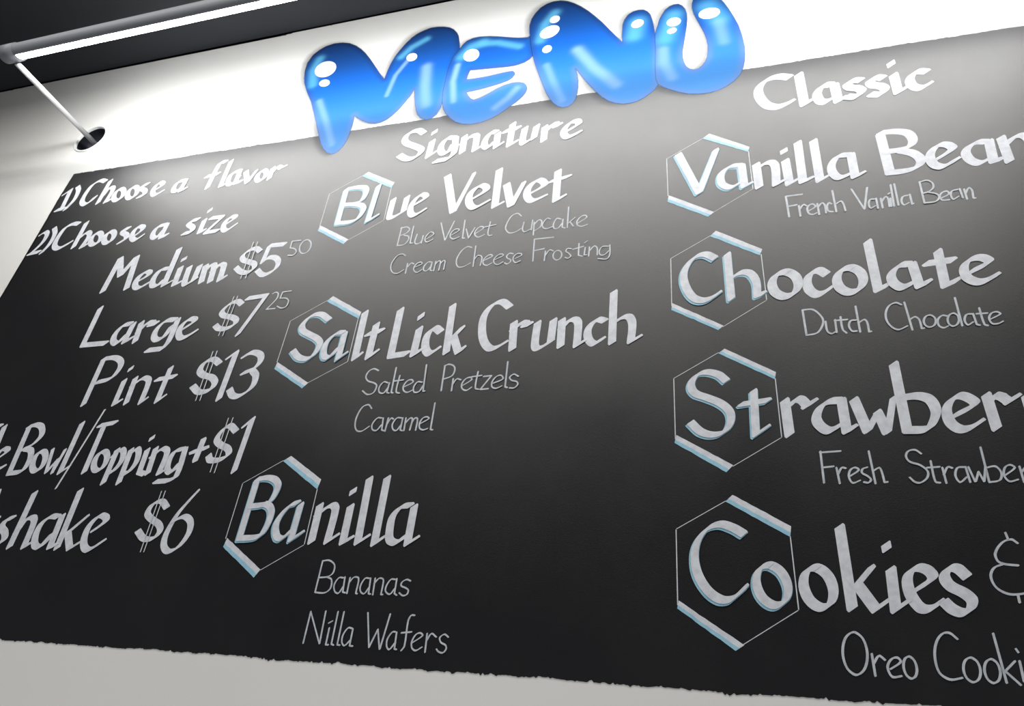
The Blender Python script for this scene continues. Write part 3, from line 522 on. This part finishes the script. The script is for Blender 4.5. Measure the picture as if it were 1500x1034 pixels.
o 167,130 O2971,9660 3119,9520 3137,9282 3019,9085 2832,9042 2684,9177 2661,9416 2780,9617
l 166,129 3380,10315 3373,9061;3373,9061 3563,9162
a 165,127 4027,9634 3891,9632 3727,9502 3656,9352 3684,9177 3805,9069 4015,9160;4087,9620 4113,9075;4113,9075 4288,9159
t 164,126 4603,9907 4561,9044;4561,9044 4792,9157;4344,9619 4820,9658
e 163,125 5077,9336 5421,9537 5344,9642 5206,9658 5054,9579 4958,9418 4965,9196 5101,9072 5240,9077 5491,9217,0.7
@Dutch|fine
D 38,20 1924,8689 1930,8074;1924,8689 2123,8678 2267,8464 2254,8300 2131,8114 1933,8073
u 37,20 2313,8371 2320,8132 2387,8072 2453,8106;2492,8396 2481,8094
t 37,20 2601,8463 2601,8159 2658,8074;2482,8380 2714,8388
c 37,20 2870,8358 2771,8350 2722,8231 2760,8105 2844,8099
h 37,20 2907,8693 2902,8078;2910,8297 3018,8363 3057,8301 3058,8070;3058,8070 3095,8076
@Chocolate|fine
C 37,20 3720,8653 3633,8710 3506,8649 3421,8498 3402,8312 3465,8147 3571,8075 3732,8145
h 36,19 3783,8713 3808,8057;3798,8289 3904,8354 3963,8291 3970,8076;3970,8076 4012,8079
o 36,19 O4171,8366 4229,8309 4231,8206 4176,8117 4096,8094 4038,8150 4036,8253 4091,8343
c 36,19 4453,8324 4370,8347 4274,8250 4271,8115 4336,8063 4418,8097
o 36,19 O4571,8374 4622,8315 4619,8206 4563,8111 4489,8085 4438,8143 4441,8252 4496,8348
l 36,19 4663,8739 4652,8085
a 36,19 4867,8336 4772,8328 4714,8198 4744,8093 4842,8150;4882,8335 4889,8091;4889,8091 4937,8071
t 36,19 5013,8466 5018,8087 5067,8058;4939,8336 5119,8336
e 35,19 5143,8194 5322,8297 5278,8348 5184,8325 5118,8212 5142,8092 5239,8084 5322,8127
@St|blue
S 159,114 331,7095 189,7243 -57,7310 -251,7219 -341,7016 -268,6837 -45,6726 204,6590 357,6406 361,6188 232,5982 18,5925 -192,5994 -370,6190
t 156,110 826,6833 793,5906;793,5906 1002,6063;580,6554 1068,6623
@raw|bold
r 161,121 1381,6625 1391,5927;1408,6484 1594,6646 1676,6633 1758,6514;1733,6501 1887,6596
a 159,118 2321,6592 2156,6579 1984,6462 1886,6239 1930,6084 2066,5978 2276,6087;2362,6585 2361,5967;2361,5967 2484,6032
w 157,116 2577,6596 2704,5971;2715,5971,0.8 2934,6328,0.7;2928,6329,0.9 3015,5938;3033,5938,0.7 3226,6597,0.6
@berry|bold
b 161,115 3359,7316 3339,5953;3361,6600 3633,6630 3805,6553 3865,6336 3796,6135 3661,5971 3345,5953
e 159,113 4137,6218 4502,6442 4403,6575 4282,6607 4118,6490 4030,6303 4048,6074 4165,5952 4314,5966 4532,6104,0.7
r 159,112 4709,6597 4718,5957;4714,6452 4849,6583 4946,6551;4935,6552 5017,6459;5005,6454 5188,6568,0.7
r 157,111 5310,6563 5302,5932;5307,6415 5461,6556 5572,6516 5630,6429
y 155,108 5804,6554 5839,5955;6276,6613 5532,5465
@Fresh|fine
F 36,18 1874,5576 1860,4979;1865,5555 2206,5576;1874,5266 2055,5285
r 35,18 2096,5258 2111,4962;2100,5122 2184,5257 2244,5244
e 35,17 2301,5103 2453,5216 2394,5260 2314,5210 2274,5083 2319,4974 2441,5018
s 35,17 2590,5258 2513,5228 2492,5157 2575,5093 2615,5030 2567,4973 2498,4986
h 35,17 2663,5567 2676,4960;2677,5193 2783,5250 2810,5154 2819,4984;2819,4984 2868,4988
@Strawberry|fine
S 35,17 3477,5501 3395,5574 3284,5550 3233,5454 3271,5356 3426,5286 3515,5172 3482,5054 3367,4969 3286,4981 3222,5063
t 34,17 3598,5367 3598,4992 3665,4969;3512,5242 3712,5257
r 34,17 3749,5239 3755,4959;3744,5108 3834,5251 3897,5230
a 34,17 4083,5248 3978,5237 3918,5095 3961,4978 4081,5069;4100,5253 4111,4977
w 34,17 4139,5247 4183,4988;4193,4988 4271,5160;4271,5160 4313,4988;4316,4988 4393,5257
b 34,17 4400,5606 4388,4987;4401,5232 4542,5255 4600,5137 4545,5010 4389,4975
e 33,17 4647,5096 4812,5227 4755,5277 4669,5229 4626,5089 4676,4986 4806,5016
r 33,17 4886,5251 4886,4973;4883,5135 4994,5254 5066,5229
r 33,16 5117,5277 5111,4990;5106,5145 5214,5281 5274,5251
y 33,16 5334,5298 5370,5036;5557,5343 5289,4803
@Co|blue
C 143,123 437,4024 270,4128 61,4191 -153,4111 -336,3887 -401,3607 -359,3310 -204,3038 -12,2903 153,2909 286,3004 435,3151,0.35
o 139,118 O823,3496 998,3373 1071,3132 1001,2915 833,2843 659,2958 582,3197 649,3422
@o|bold
o 142,106 O1552,3495 1708,3375 1766,3139 1697,2927 1541,2858 1387,2971 1324,3204 1392,3424
@kies|bold
k 154,108 2004,4184 2008,2875;2393,3525,0.7 2120,3222,0.8;2147,3223 2347,2867;2347,2867 2502,2978
i 154,107 2673,3904 2649,3820;2666,3492 2630,2871;2630,2871 2799,2990
e 152,106 3005,3210 3247,3386 3200,3498 3065,3538 2925,3448 2870,3304 2887,3095 2988,2913 3111,2904 3283,3014,0.9
s 151,104 3720,3421 3615,3541 3499,3530 3411,3406 3459,3268 3635,3158 3718,3053 3665,2922 3548,2864 3423,2912 3337,3011
@&|fine
& 36,18 4545,3960 4473,4019 4335,3964 4202,3795 4205,3673 4281,3627 4467,3609;4281,3627 4130,3561 4055,3425 4091,3262 4222,3172 4389,3173 4568,3225;4415,4123 4426,4030;4354,3158 4349,3049
@Oreo|fine
O 36,18 O1978,2506 2093,2412 2121,2192 2048,1977 1919,1888 1806,1976 1774,2193 1845,2414
r 35,17 2185,2201 2187,1893;2188,2060 2283,2181 2356,2126
e 35,17 2415,2003 2569,2113 2530,2169 2443,2139 2374,2025 2414,1895 2541,1910
o 35,17 O2697,2194 2756,2143 2772,2032 2737,1926 2671,1886 2612,1936 2595,2046 2630,2154
@Cookies|fine
C 35,17 3399,2478 3314,2559 3219,2549 3109,2424 3045,2217 3061,1993 3181,1907 3347,1937
o 34,17 O3524,2227 3595,2173 3610,2052 3562,1935 3479,1890 3409,1942 3392,2063 3440,2181
o 34,17 O3785,2220 3849,2167 3861,2050 3815,1938 3738,1895 3674,1946 3661,2062 3707,2176
k 34,17 3894,2583 3911,1911;4085,2210 3908,2046;3926,2071 4083,1894
i 34,17 4137,2379 4156,2335;4143,2214 4133,1945
e 33,17 4254,2068 4422,2199 4366,2244 4255,2164 4224,1994 4356,1943
s 33,16 4626,2211 4519,2229 4482,2130 4565,2063 4539,1967 4435,1948
H blue_velvet|-9283,14422 -10191,13855 -10168,12604;-8231,13778 -8202,12557 -9138,11973|-9281,14414 -9109,14551 -8165,13972 -8230,13770|-10156,12636 -9130,11997 -9242,11841 -10190,12446
H salt_lick|-9248,9954 -10141,9403 -10147,8176;-8208,9306 -8192,8075 -9112,7539|-9246,9946 -9097,10090 -8165,9509 -8190,9301|-10130,8175 -9096,7539 -9229,7394 -10163,7984
H banilla|-9171,5556 -10031,5031 -10021,3789;-8131,4883 -8104,3694 -8959,3159|-9169,5549 -8997,5668 -8094,5108 -8131,4883|-9985,3804 -8962,3168 -9066,3000 -10018,3614
H vanilla|202,14094 -684,13538 -675,12277;1245,13440 1249,12190 351,11605|202,14094 373,14239 1281,13585 1231,13419|-659,12284 357,11596 208,11470 -695,12080
H chocolate|225,10888 -653,10336 -660,9030;1262,10225 1266,8997 360,8399|224,10880 360,11025 1297,10367 1232,10202|-650,9095 376,8426 261,8322 -671,8916
H strawberry|231,7775 -660,7221 -660,5885;1257,7115 1251,5867 361,5310|230,7762 361,7864 1283,7261 1248,7100|-638,5965 362,5327 233,5191 -680,5799
H cookies|181,4638 -692,4116 -698,2811;1206,4011 1208,2807 318,2237|181,4632 311,4757 1238,4191 1205,4003|-678,2882 329,2226 189,2132 -708,2751"""
word = None; style = ''; layer = 0.0
for line in DATA.split('\n'):
    if line[0] == '@':
        text, style = line[1:].split('|')
        word = empty('painted_word', board)
        how = {'bold': 'bold white brush lettering', 'fine': 'thin grey-white handwriting', 'blue': 'bold white brush lettering edged in pale blue'}[style]
        if text == 'slash': text = '/'
        word['label'] = how + ' "' + text + '"'
        continue
    if line[0] == 'H':
        nm, lines, ba, bb = line[2:].split('|')
        hx = empty('hexagon_border', board); hx['label'] = 'thin outlined hexagon with two thick blue-edged sides, around the start of ' + nm.replace('_', ' ')
        for l in lines.split(';'):
            vs, fs = [], []; P = parse(l)
            for a, c in zip(P[:-1], P[1:]):
                stroke(fs, vs, [a, c], (0.0013, 0.0009), 0.0012, FRONT - 0.0003)
            poly_mesh('thin_line', vs, fs, M_LINE, hx)
        for k_, bd in enumerate((ba, bb)):
            P = [np.array(p[:2]) for p in parse(bd)]
            # long edges: outer = P1-P2 / inner = P0-P3 for the top band; reversed for the bottom one
            if k_ == 0: o0, o1, i0_, i1 = P[1], P[2], P[0], P[3]
            else: o0, o1, i0_, i1 = P[0], P[1], P[3], P[2]
            def rough(A, B_, n_, amp):
                return [A + (B_ - A) * t + (0 if j in (0, n_) else 1) * np.array([0, rnd.gauss(0, amp)]) for j, t in ((j, j / n_) for j in range(n_ + 1))]
            U = rough(o0, o1, 12, .0003); V = rough(i0_, i1, 12, .0004); Mi = [v2 + (u2 - v2) * (0.42 + rnd.gauss(0, .015)) for u2, v2 in zip(U, V)]
            for nm2, A, B_, ma in (('band', U, Mi, M_WHITE), ('band_shade', Mi, V, M_BLUE)):
                vs = [(p[0], FRONT - 0.0005, p[1] + CAM_Z) for p in A + B_]
                fs = [(j, j + 1, j + 1 + 13, j + 13) for j in range(12)]
                ob = poly_mesh(nm2, vs, fs, ma, hx)
                if ma is M_BLUE: ob['label'] = 'pale blue lower edge of the thick side'
        continue
    ch, nib, rest = line.split(' ', 2)
    nib = tuple(float(u) * 1e-4 for u in nib.split(',')); L = math.hypot(*nib)
    thick = L * (0.60 if style == 'fine' else 0.29)
    if style == 'bold' and text != 'slash': nib = (nib[0] * 1.02, nib[1] * 1.02)
    if style == 'fine': nib = (nib[0] * .84, nib[1] * .84)
    if ch == '+': thick = L * .55
    if style == 'blue': nib = (nib[0] * 1.08, nib[1] * 1.08)
    vs, fs, vb, fb, vd, fd = [], [], [], [], [], []
    layer = 0.0 if layer else 0.0007; yb = FRONT - 0.0003 - layer; yw = (yb - 0.0009) if style == 'blue' else yb
    for st in rest.split(';'):
        if st[0] == '~':
            stroke(fd, vd, parse(st[1:]), (nib[0] * .16, nib[1] * .16), L * .05, yw - 0.0009 - 0.0001 * len(vd) * .01); continue
        cl = st[0] == 'O'; P = parse(st[1:] if cl else st)
        if style == 'blue':
            yb = stroke(fb, vb, P, nib, thick, yb, cl)
            yw = stroke(fs, vs, P, (nib[0] * .80, nib[1] * .80), thick * .8, yw, cl, (nib[0] * .07 , nib[1] * .07 + L * .07))
        else:
            dot = ch == 'i' and not fs and style == 'bold'
            if dot:                                   # the dot of an i: one short dab
                mid = [sum(p[k_] for p in P) / len(P) for k_ in (0, 1)]
                P = [(mid[0], mid[1] + s_ * -L * .25, 0.95) for s_ in (-1, 1)]
            yw = stroke(fs, vs, P, nib, L * .14 if dot else thick, yw, cl)
    lo = poly_mesh('letter', vs, fs, M_FINE if style == 'fine' else M_WHITE, word)
    if fb:
        bo = poly_mesh('letter_shade', vb, fb, M_BLUE, word); bo['label'] = 'pale blue edge behind the white letter'
    if fd:
        poly_mesh('dollar_bars', vd, fd, M_LINE, word)

# ------------------------------------------------------------ MENU, airbrushed over wall and board
MENU = {'M': {'o': [[-12680,19661],[-12775,20081],[-12802,20536],[-12681,20961],[-12482,21184],[-12291,21317],[-11987,21390],[-11656,21353],[-11338,21226],[-11030,20992],[-10784,20741],[-10569,20475],[-10295,20074],[-10016,19628],[-9740,19176],[-9508,18827],[-9496,19072],[-9477,19318],[-9424,19686],[-9350,19994],[-9230,20285],[-9083,20597],[-8922,20847],[-8745,21021],[-8527,21129],[-8303,21209],[-8065,21192],[-7820,21128],[-7599,21017],[-7430,20859],[-7283,20638],[-7196,20437],[-7117,20084],[-7054,19725],[-7146,19331],[-7199,18771],[-7211,18136],[-7234,17599],[-7244,17222],[-7271,16930],[-7346,16652],[-7478,16499],[-7658,16480],[-7838,16599],[-7979,16791],[-8077,17036],[-8168,17358],[-8239,17682],[-8318,18052],[-8411,17722],[-8534,17442],[-8693,17136],[-8867,16911],[-9004,16776],[-9179,16695],[-9369,16683],[-9578,16750],[-9803,16880],[-10010,17045],[-10216,17243],[-10172,16967],[-10159,16723],[-10172,16428],[-10185,16138],[-10242,15874],[-10348,15680],[-10463,15588],[-10599,15578],[-10768,15689],[-10931,15878],[-11082,16125],[-11219,16418],[-11382,16804],[-11556,17224],[-11801,17787],[-12041,18326],[-12259,18707],[-12454,19090],[-12587,19378]],'d': [[[-11942,19955],[-11620,20162],[-11670,19563]],[[-11772,19178],[-11606,19247],[-11644,18995]],[[-8715,19737],[-8540,19792],[-8630,19527]]],'s': [('c',9,0.75,[[-12225,19204],[-12424,20035],[-12335,20638]]),('w',6,0.6,[[-11718,18251],[-11193,17185],[-10690,16034]]),('c',7,0.8,[[-9118,19862],[-8820,20302],[-8348,20610]]),('w',4,0.6,[[-9251,17958],[-9138,18940],[-8837,19616]]),('w',9,0.6,[[-8083,19082],[-7965,18085],[-7783,17195]])]},'E': {'o': [[-7054,19725],[-6981,19917],[-6864,20081],[-6664,20170],[-6432,20181],[-6092,20109],[-5752,19993],[-5469,19877],[-5191,19772],[-4972,19709],[-4811,19679],[-4660,19761],[-4546,18709],[-4669,18537],[-4803,18431],[-5054,18371],[-5312,18376],[-5708,18424],[-6108,18472],[-6541,18520],[-6576,18307],[-6598,18086],[-6321,18071],[-6058,18067],[-5798,18079],[-5542,18108],[-5312,18126],[-5143,18130],[-5061,18031],[-5042,17934],[-5124,17787],[-5241,17694],[-5488,17619],[-5738,17566],[-5990,17522],[-6245,17492],[-6518,17467],[-6437,17297],[-6344,17148],[-6238,17050],[-6088,17081],[-5943,17144],[-5729,17279],[-5516,17415],[-5298,17512],[-5076,17563],[-4897,17541],[-4741,17481],[-4639,17336],[-4598,17157],[-4633,16997],[-4709,16855],[-4885,16643],[-5111,16445],[-5335,16247],[-5611,16075],[-5897,15982],[-6195,15976],[-6457,16052],[-6679,16184],[-6874,16390],[-7058,16647],[-7178,16909],[-7255,17224],[-7303,17692],[-7308,18239],[-7298,18878],[-7210,19390]],'d': [[[-6598,19266],[-6353,19348],[-6492,18958]]],'s': [('c',10,0.8,[[-6916,19269],[-6645,19696],[-6278,19829]]),('c',7,0.8,[[-6328,19793],[-5771,19686],[-5038,19289]]),('w',5,0.75,[[-6997,18880],[-7043,18094],[-6883,17139]]),('w',6,0.75,[[-4921,17271],[-5157,16887],[-5516,16536]])]},'N': {'o': [[-4721,19634],[-4771,19959],[-4793,20280],[-4750,20632],[-4657,20882],[-4506,21134],[-4318,21281],[-4095,21352],[-3868,21334],[-3636,21221],[-3403,21033],[-3171,20782],[-2940,20480],[-2712,20131],[-2488,19762],[-2322,19453],[-2160,19149],[-2001,18851],[-1845,18575],[-1869,18855],[-1863,19146],[-1857,19442],[-1809,19668],[-1708,19890],[-1554,20008],[-1400,20039],[-1246,20008],[-1129,19883],[-1043,19700],[-1000,19463],[-967,19199],[-939,18915],[-917,18661],[-862,17884],[-848,17110],[-856,16446],[-950,16266],[-1066,16136],[-1242,15985],[-1436,15880],[-1621,15852],[-1807,15866],[-1996,15938],[-2187,16068],[-2384,16287],[-2587,16593],[-2744,16862],[-2905,17161],[-3059,17462],[-3210,17761],[-3140,17467],[-3093,17131],[-3080,16853],[-3093,16616],[-3131,16381],[-3205,16200],[-3336,16098],[-3494,16105],[-3622,16185],[-3757,16340],[-3883,16563],[-3992,16814],[-4169,17334],[-4329,17849],[-4461,18289],[-4558,18688],[-4654,19181]],'d': [[[-3983,20352],[-3826,20403],[-3938,20167]],[[-4107,19746],[-3817,19898],[-4006,19472]],[[-4127,18890],[-3987,18952],[-4077,18716]],[[-1423,19354],[-1241,19401],[-1398,19160]]],'s': [('c',9,0.85,[[-3997,20721],[-4268,20212],[-4372,19403]]),('w',6,0.5,[[-4086,18109],[-3818,17248],[-3513,16417]]),('w',9,0.7,[[-3175,18601],[-2675,17661],[-2011,16728]]),('c',13,0.85,[[-1424,19439],[-1522,18795]])]},'U': {'o': [[-917,18661],[-885,18899],[-838,19110],[-785,19372],[-713,19580],[-609,19806],[-486,19924],[-360,19979],[-235,19974],[-124,19860],[-46,19662],[-9,19429],[-4,19158],[-22,18889],[-55,18613],[-100,18263],[-148,17921],[-178,17696],[-181,17450],[-155,17231],[-101,17029],[-14,16895],[93,16830],[211,16851],[324,16955],[408,17104],[467,17291],[497,17548],[509,17799],[486,18095],[434,18388],[354,18703],[271,19007],[196,19323],[154,19633],[163,19871],[204,20049],[293,20178],[419,20224],[591,20220],[757,20112],[903,19942],[1036,19649],[1144,19318],[1265,18866],[1365,18432],[1422,17943],[1450,17474],[1438,17177],[1407,16875],[1352,16599],[1264,16349],[1097,16122],[892,15948],[677,15833],[448,15791],[186,15804],[-77,15873],[-318,16001],[-563,16173],[-720,16304],[-856,16446],[-913,16680],[-928,17131],[-910,17897]],'d': [[[-380,19122],[-183,19163],[-336,18918]],[[-443,18719],[-306,18752],[-426,18592]],[[616,19233],[913,19257],[642,18976]]],'s': [('c',13,0.8,[[-372,19457],[-560,18680],[-638,18378]]),('w',8,0.6,[[-694,17916],[-681,17294],[-484,16646]]),('c',15,0.7,[[585,19581],[884,18902]]),('w',9,0.45,[[851,18748],[939,17848]])]}}
menu = empty('bubble_lettering', None, (-0.85, 0, CAM_Z + 1.6))
menu['label'] = 'glossy blue airbrushed bubble letters reading MENU, painted across the top edge of the chalkboard'
menu['category'] = 'lettering'
def lin(c): return np.array([(v / 255 / 12.92 if v < 10 else ((v / 255 + .055) / 1.055) ** 2.4) for v in c])
STOPS = [(0.0, lin((26, 64, 118))), (0.22, lin((28, 86, 156))), (0.42, lin((28, 110, 205))), (0.62, lin((50, 138, 224))), (0.85, lin((82, 165, 235))), (1.0, lin((96, 172, 238)))]
CY, WH = lin((110, 195, 225)), lin((175, 212, 240))
Y_MENU = FRONT - 0.0003
allz = [p[1] for k in MENU.values() for p in k['o']]
def seg_dist(X, Z, P, closed):
    d = np.full(X.shape, 1e9); n_ = len(P); where = np.zeros(X.shape)
    for i in range(n_ if closed else n_ - 1):
        a = P[i]; c = P[(i + 1) % n_]; v0, v1 = c[0] - a[0], c[1] - a[1]; l2 = v0 * v0 + v1 * v1 + 1e-12
        t = np.clip(((X - a[0]) * v0 + (Z - a[1]) * v1) / l2, 0, 1)
        e_ = np.hypot(X - a[0] - t * v0, Z - a[1] - t * v1); where = np.where(e_ < d, (i + t), where); d = np.minimum(d, e_)
    return d, where / max(1, n_ - 1)
def inside(X, Z, P):
    r = np.zeros(X.shape, bool); n_ = len(P)
    for i in range(n_):
        a, c = P[i], P[(i + 1) % n_]
        if a[1] == c[1]: continue
        k = ((a[1] > Z) != (c[1] > Z)) & (X < (c[0] - a[0]) * (Z - a[1]) / (c[1] - a[1]) + a[0]); r ^= k
    return r
sm = lambda x: (lambda t: t * t * (3 - 2 * t))(np.clip(x, 0, 1))
OUT = [np.array(MENU[k]['o']) * 1e-4 for k in 'MENU']
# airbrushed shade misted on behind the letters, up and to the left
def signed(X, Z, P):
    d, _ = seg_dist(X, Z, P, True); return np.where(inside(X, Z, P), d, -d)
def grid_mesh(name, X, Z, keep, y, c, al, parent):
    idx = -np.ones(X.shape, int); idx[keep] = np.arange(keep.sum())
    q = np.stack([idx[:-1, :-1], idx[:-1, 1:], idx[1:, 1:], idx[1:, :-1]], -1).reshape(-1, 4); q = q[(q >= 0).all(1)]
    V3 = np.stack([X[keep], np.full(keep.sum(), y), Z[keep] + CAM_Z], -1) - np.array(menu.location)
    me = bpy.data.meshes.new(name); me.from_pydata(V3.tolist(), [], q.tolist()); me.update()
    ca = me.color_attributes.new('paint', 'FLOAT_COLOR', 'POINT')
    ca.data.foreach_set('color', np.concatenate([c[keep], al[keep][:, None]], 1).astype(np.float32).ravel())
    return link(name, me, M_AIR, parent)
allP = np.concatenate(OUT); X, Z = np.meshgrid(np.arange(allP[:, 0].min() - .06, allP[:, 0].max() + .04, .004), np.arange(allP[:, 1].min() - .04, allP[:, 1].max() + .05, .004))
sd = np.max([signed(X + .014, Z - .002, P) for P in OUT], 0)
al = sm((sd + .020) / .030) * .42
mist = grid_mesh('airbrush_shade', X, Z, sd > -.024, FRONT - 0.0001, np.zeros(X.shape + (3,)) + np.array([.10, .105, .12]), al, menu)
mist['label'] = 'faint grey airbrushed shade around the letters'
for ki, key in enumerate('MENU'):
    g = MENU[key]; P = np.array(g['o']) * 1e-4; st_ = 0.0020
    xs = np.arange(P[:, 0].min() - .012, P[:, 0].max() + .012, st_); zs = np.arange(P[:, 1].min() - .012, P[:, 1].max() + .012, st_)
    X, Z = np.meshgrid(xs, zs); sd = signed(X, Z, P); un = np.maximum(sd, np.max([signed(X, Z, P2) for P2 in OUT], 0))
    t = np.clip((MENU_TOP := max(allz) * 1e-4 - 0.03) - Z, 0, None) / ((MENU_TOP) - (min(allz) * 1e-4 + 0.05)); t = np.clip(t, 0, 1)
    c = np.stack([np.interp(t, [s_[0] for s_ in STOPS], [s_[1][k2] for s_ in STOPS]) for k2 in range(3)], -1)
    # rim of the bubble: navy above, lavender below
    rimc = np.stack([np.interp(t, [0, .45, .75, 1], [lin(q)[k2] for q in ((24, 52, 92), (40, 90, 160), (118, 158, 215), (128, 168, 225))]) for k2 in range(3)], -1)
    wgt = (sm(1 - (un - .004) / .020) * .85)[..., None]; c = c * (1 - wgt) + rimc * wgt
    for col, rad, stn, pl in g['s']:
        dd, _ = seg_dist(X, Z, np.array(pl) * 1e-4, False); rr = rad * .0021
        wgt = (np.exp(-(dd / rr) ** 2.4) * stn)[..., None]; c = c * (1 - wgt) + (CY if col == 'c' else WH) * wgt
    c = c * (1 - .30 * t)[..., None] * np.array([.62, .69, .80]); al = sm((sd + .0022) / .0036)
    keep = sd > -.006
    lo = grid_mesh('bubble_letter', X, Z, keep, Y_MENU - 0.0001 * ki, c, al, menu); lo['label'] = 'blue bubble letter ' + key
    for el in g['d']:
        cc, a, b_ = [np.array(u) * 1e-4 for u in el]; a = a - cc; b_ = b_ - cc
        ring = [cc + a * math.cos(w_) + b_ * math.sin(w_) for w_ in np.linspace(0, 2 * math.pi, 33)[:-1]]
        vs = [(p[0] - menu.location.x, Y_MENU - 0.0008 - menu.location.y, p[1] + CAM_Z - menu.location.z) for p in ring]
        h = poly_mesh('highlight', vs, [tuple(range(32))], M_DOT, lo); h['label'] = 'white oval highlight'

# ------------------------------------------------------------ the sign lamp on its arm
lamp = empty('sign_lamp', None, (HX, 0, HZ))
lamp['label'] = 'long lit strip lamp held above the menu board by a thin metal arm'
lamp['category'] = 'lamp'
LO = Vector(lamp.location)
def lp(name, bm, ma, smooth=False): 
    bmesh.ops.translate(bm, verts=bm.verts, vec=-LO); return from_bm(name, bm, ma, lamp, smooth)
TILT = math.radians(24)                              # diffuser faces down and towards the wall
def prof(r, a0, a1, n_):                                # angle measured from the facing direction
    out = []
    for i in range(n_ + 1):
        a = math.radians(a0 + (a1 - a0) * i / n_)
        fy, fz = math.cos(TILT), -math.sin(TILT)      # facing
        gy, gz = math.sin(TILT), math.cos(TILT)       # across
        out.append((-TUBE_D + r * (math.cos(a) * fy + math.sin(a) * gy), TUBE_Z + r * (math.cos(a) * fz + math.sin(a) * gz)))
    return out
def extrude(bm, pr, x0, x1, closed, caps):
    A = [bm.verts.new((x0, y, z)) for y, z in pr]; B_ = [bm.verts.new((x1, y, z)) for y, z in pr]; n_ = len(pr)
    for i in range(n_ if closed else n_ - 1): bm.faces.new((A[i], A[(i + 1) % n_], B_[(i + 1) % n_], B_[i]))
    if caps: bm.faces.new(A); bm.faces.new(B_)
bm = bmesh.new(); extrude(bm, prof(.0265, 78, 282, 20) + prof(.0235, 282, 78, 20), TUBE_X0 - .045, TUBE_X1 + .02, True, True); lp('housing', bm, M_HOUSE)
bm = bmesh.new(); extrude(bm, prof(.0235, -80, 80, 12), TUBE_X0 + .012, TUBE_X1, False, False); d_ = lp('diffuser', bm, M_TUBE, True); d_['label'] = 'glowing white diffuser'
for x0, x1 in ((TUBE_X0 - .05, TUBE_X0 + .012), (TUBE_X1, TUBE_X1 + .03)):
    bm = bmesh.new(); extrude(bm, prof(.029, 0, 345, 23), x0, x1, True, True); bmesh.ops.bevel(bm, geom=[e_ for e_ in bm.edges if len(e_.link_faces) == 2 and abs((e_.verts[0].co - e_.verts[1].co).x) < 1e-6], offset=.004, segments=2, affect='EDGES'); lp('end_cap', bm, M_HOUSE, True)
for ax in (HX,):
    bm = bmesh.new(); tube_mesh(bm, (ax, -TUBE_D + .024, HZ - .004), (ax, .068, HZ), .0092); lp('arm', bm, M_STEEL, True)
bm = bmesh.new(); tube_mesh(bm, (TUBE_X0 - .05, -TUBE_D, TUBE_Z + .024), (TUBE_X0 - .9, -TUBE_D, TUBE_Z + .03), .0035, 12); lp('power_cable', bm, M_STEEL, True)

# round recess in the wall
cup = empty('wall_recess', None, (HX, 0, HZ)); cup['label'] = 'round black recess with white rim in the wall where the lamp arm enters'; cup['category'] = 'wall fitting'
bm = bmesh.new(); n = 48
ra = [(HR, 0.0), (HR * .97, .02), (HR * .9, .07), (0.001, .072)]
rings = [[bm.verts.new((r * math.cos(2 * math.pi * i / n), y, r * math.sin(2 * math.pi * i / n))) for i in range(n)] for r, y in ra]
for A, B_ in zip(rings[:-1], rings[1:]):
    for i in range(n): bm.faces.new((A[i], A[(i + 1) % n], B_[(i + 1) % n], B_[i]))
from_bm('cup', bm, M_CUP, cup, True)
bm = bmesh.new()
ra = [(HR - .001, .006), (HR - .0015, -.003), (HR + .002, -.005), (HR + .006, -.003), (HR + .007, .001)]
rings = [[bm.verts.new((r * math.cos(2 * math.pi * i / n), y, r * math.sin(2 * math.pi * i / n))) for i in range(n)] for r, y in ra]
for A, B_ in zip(rings[:-1], rings[1:]):
    for i in range(n): bm.faces.new((A[i], A[(i + 1) % n], B_[(i + 1) % n], B_[i]))
from_bm('rim', bm, M_RIM, cup, True)
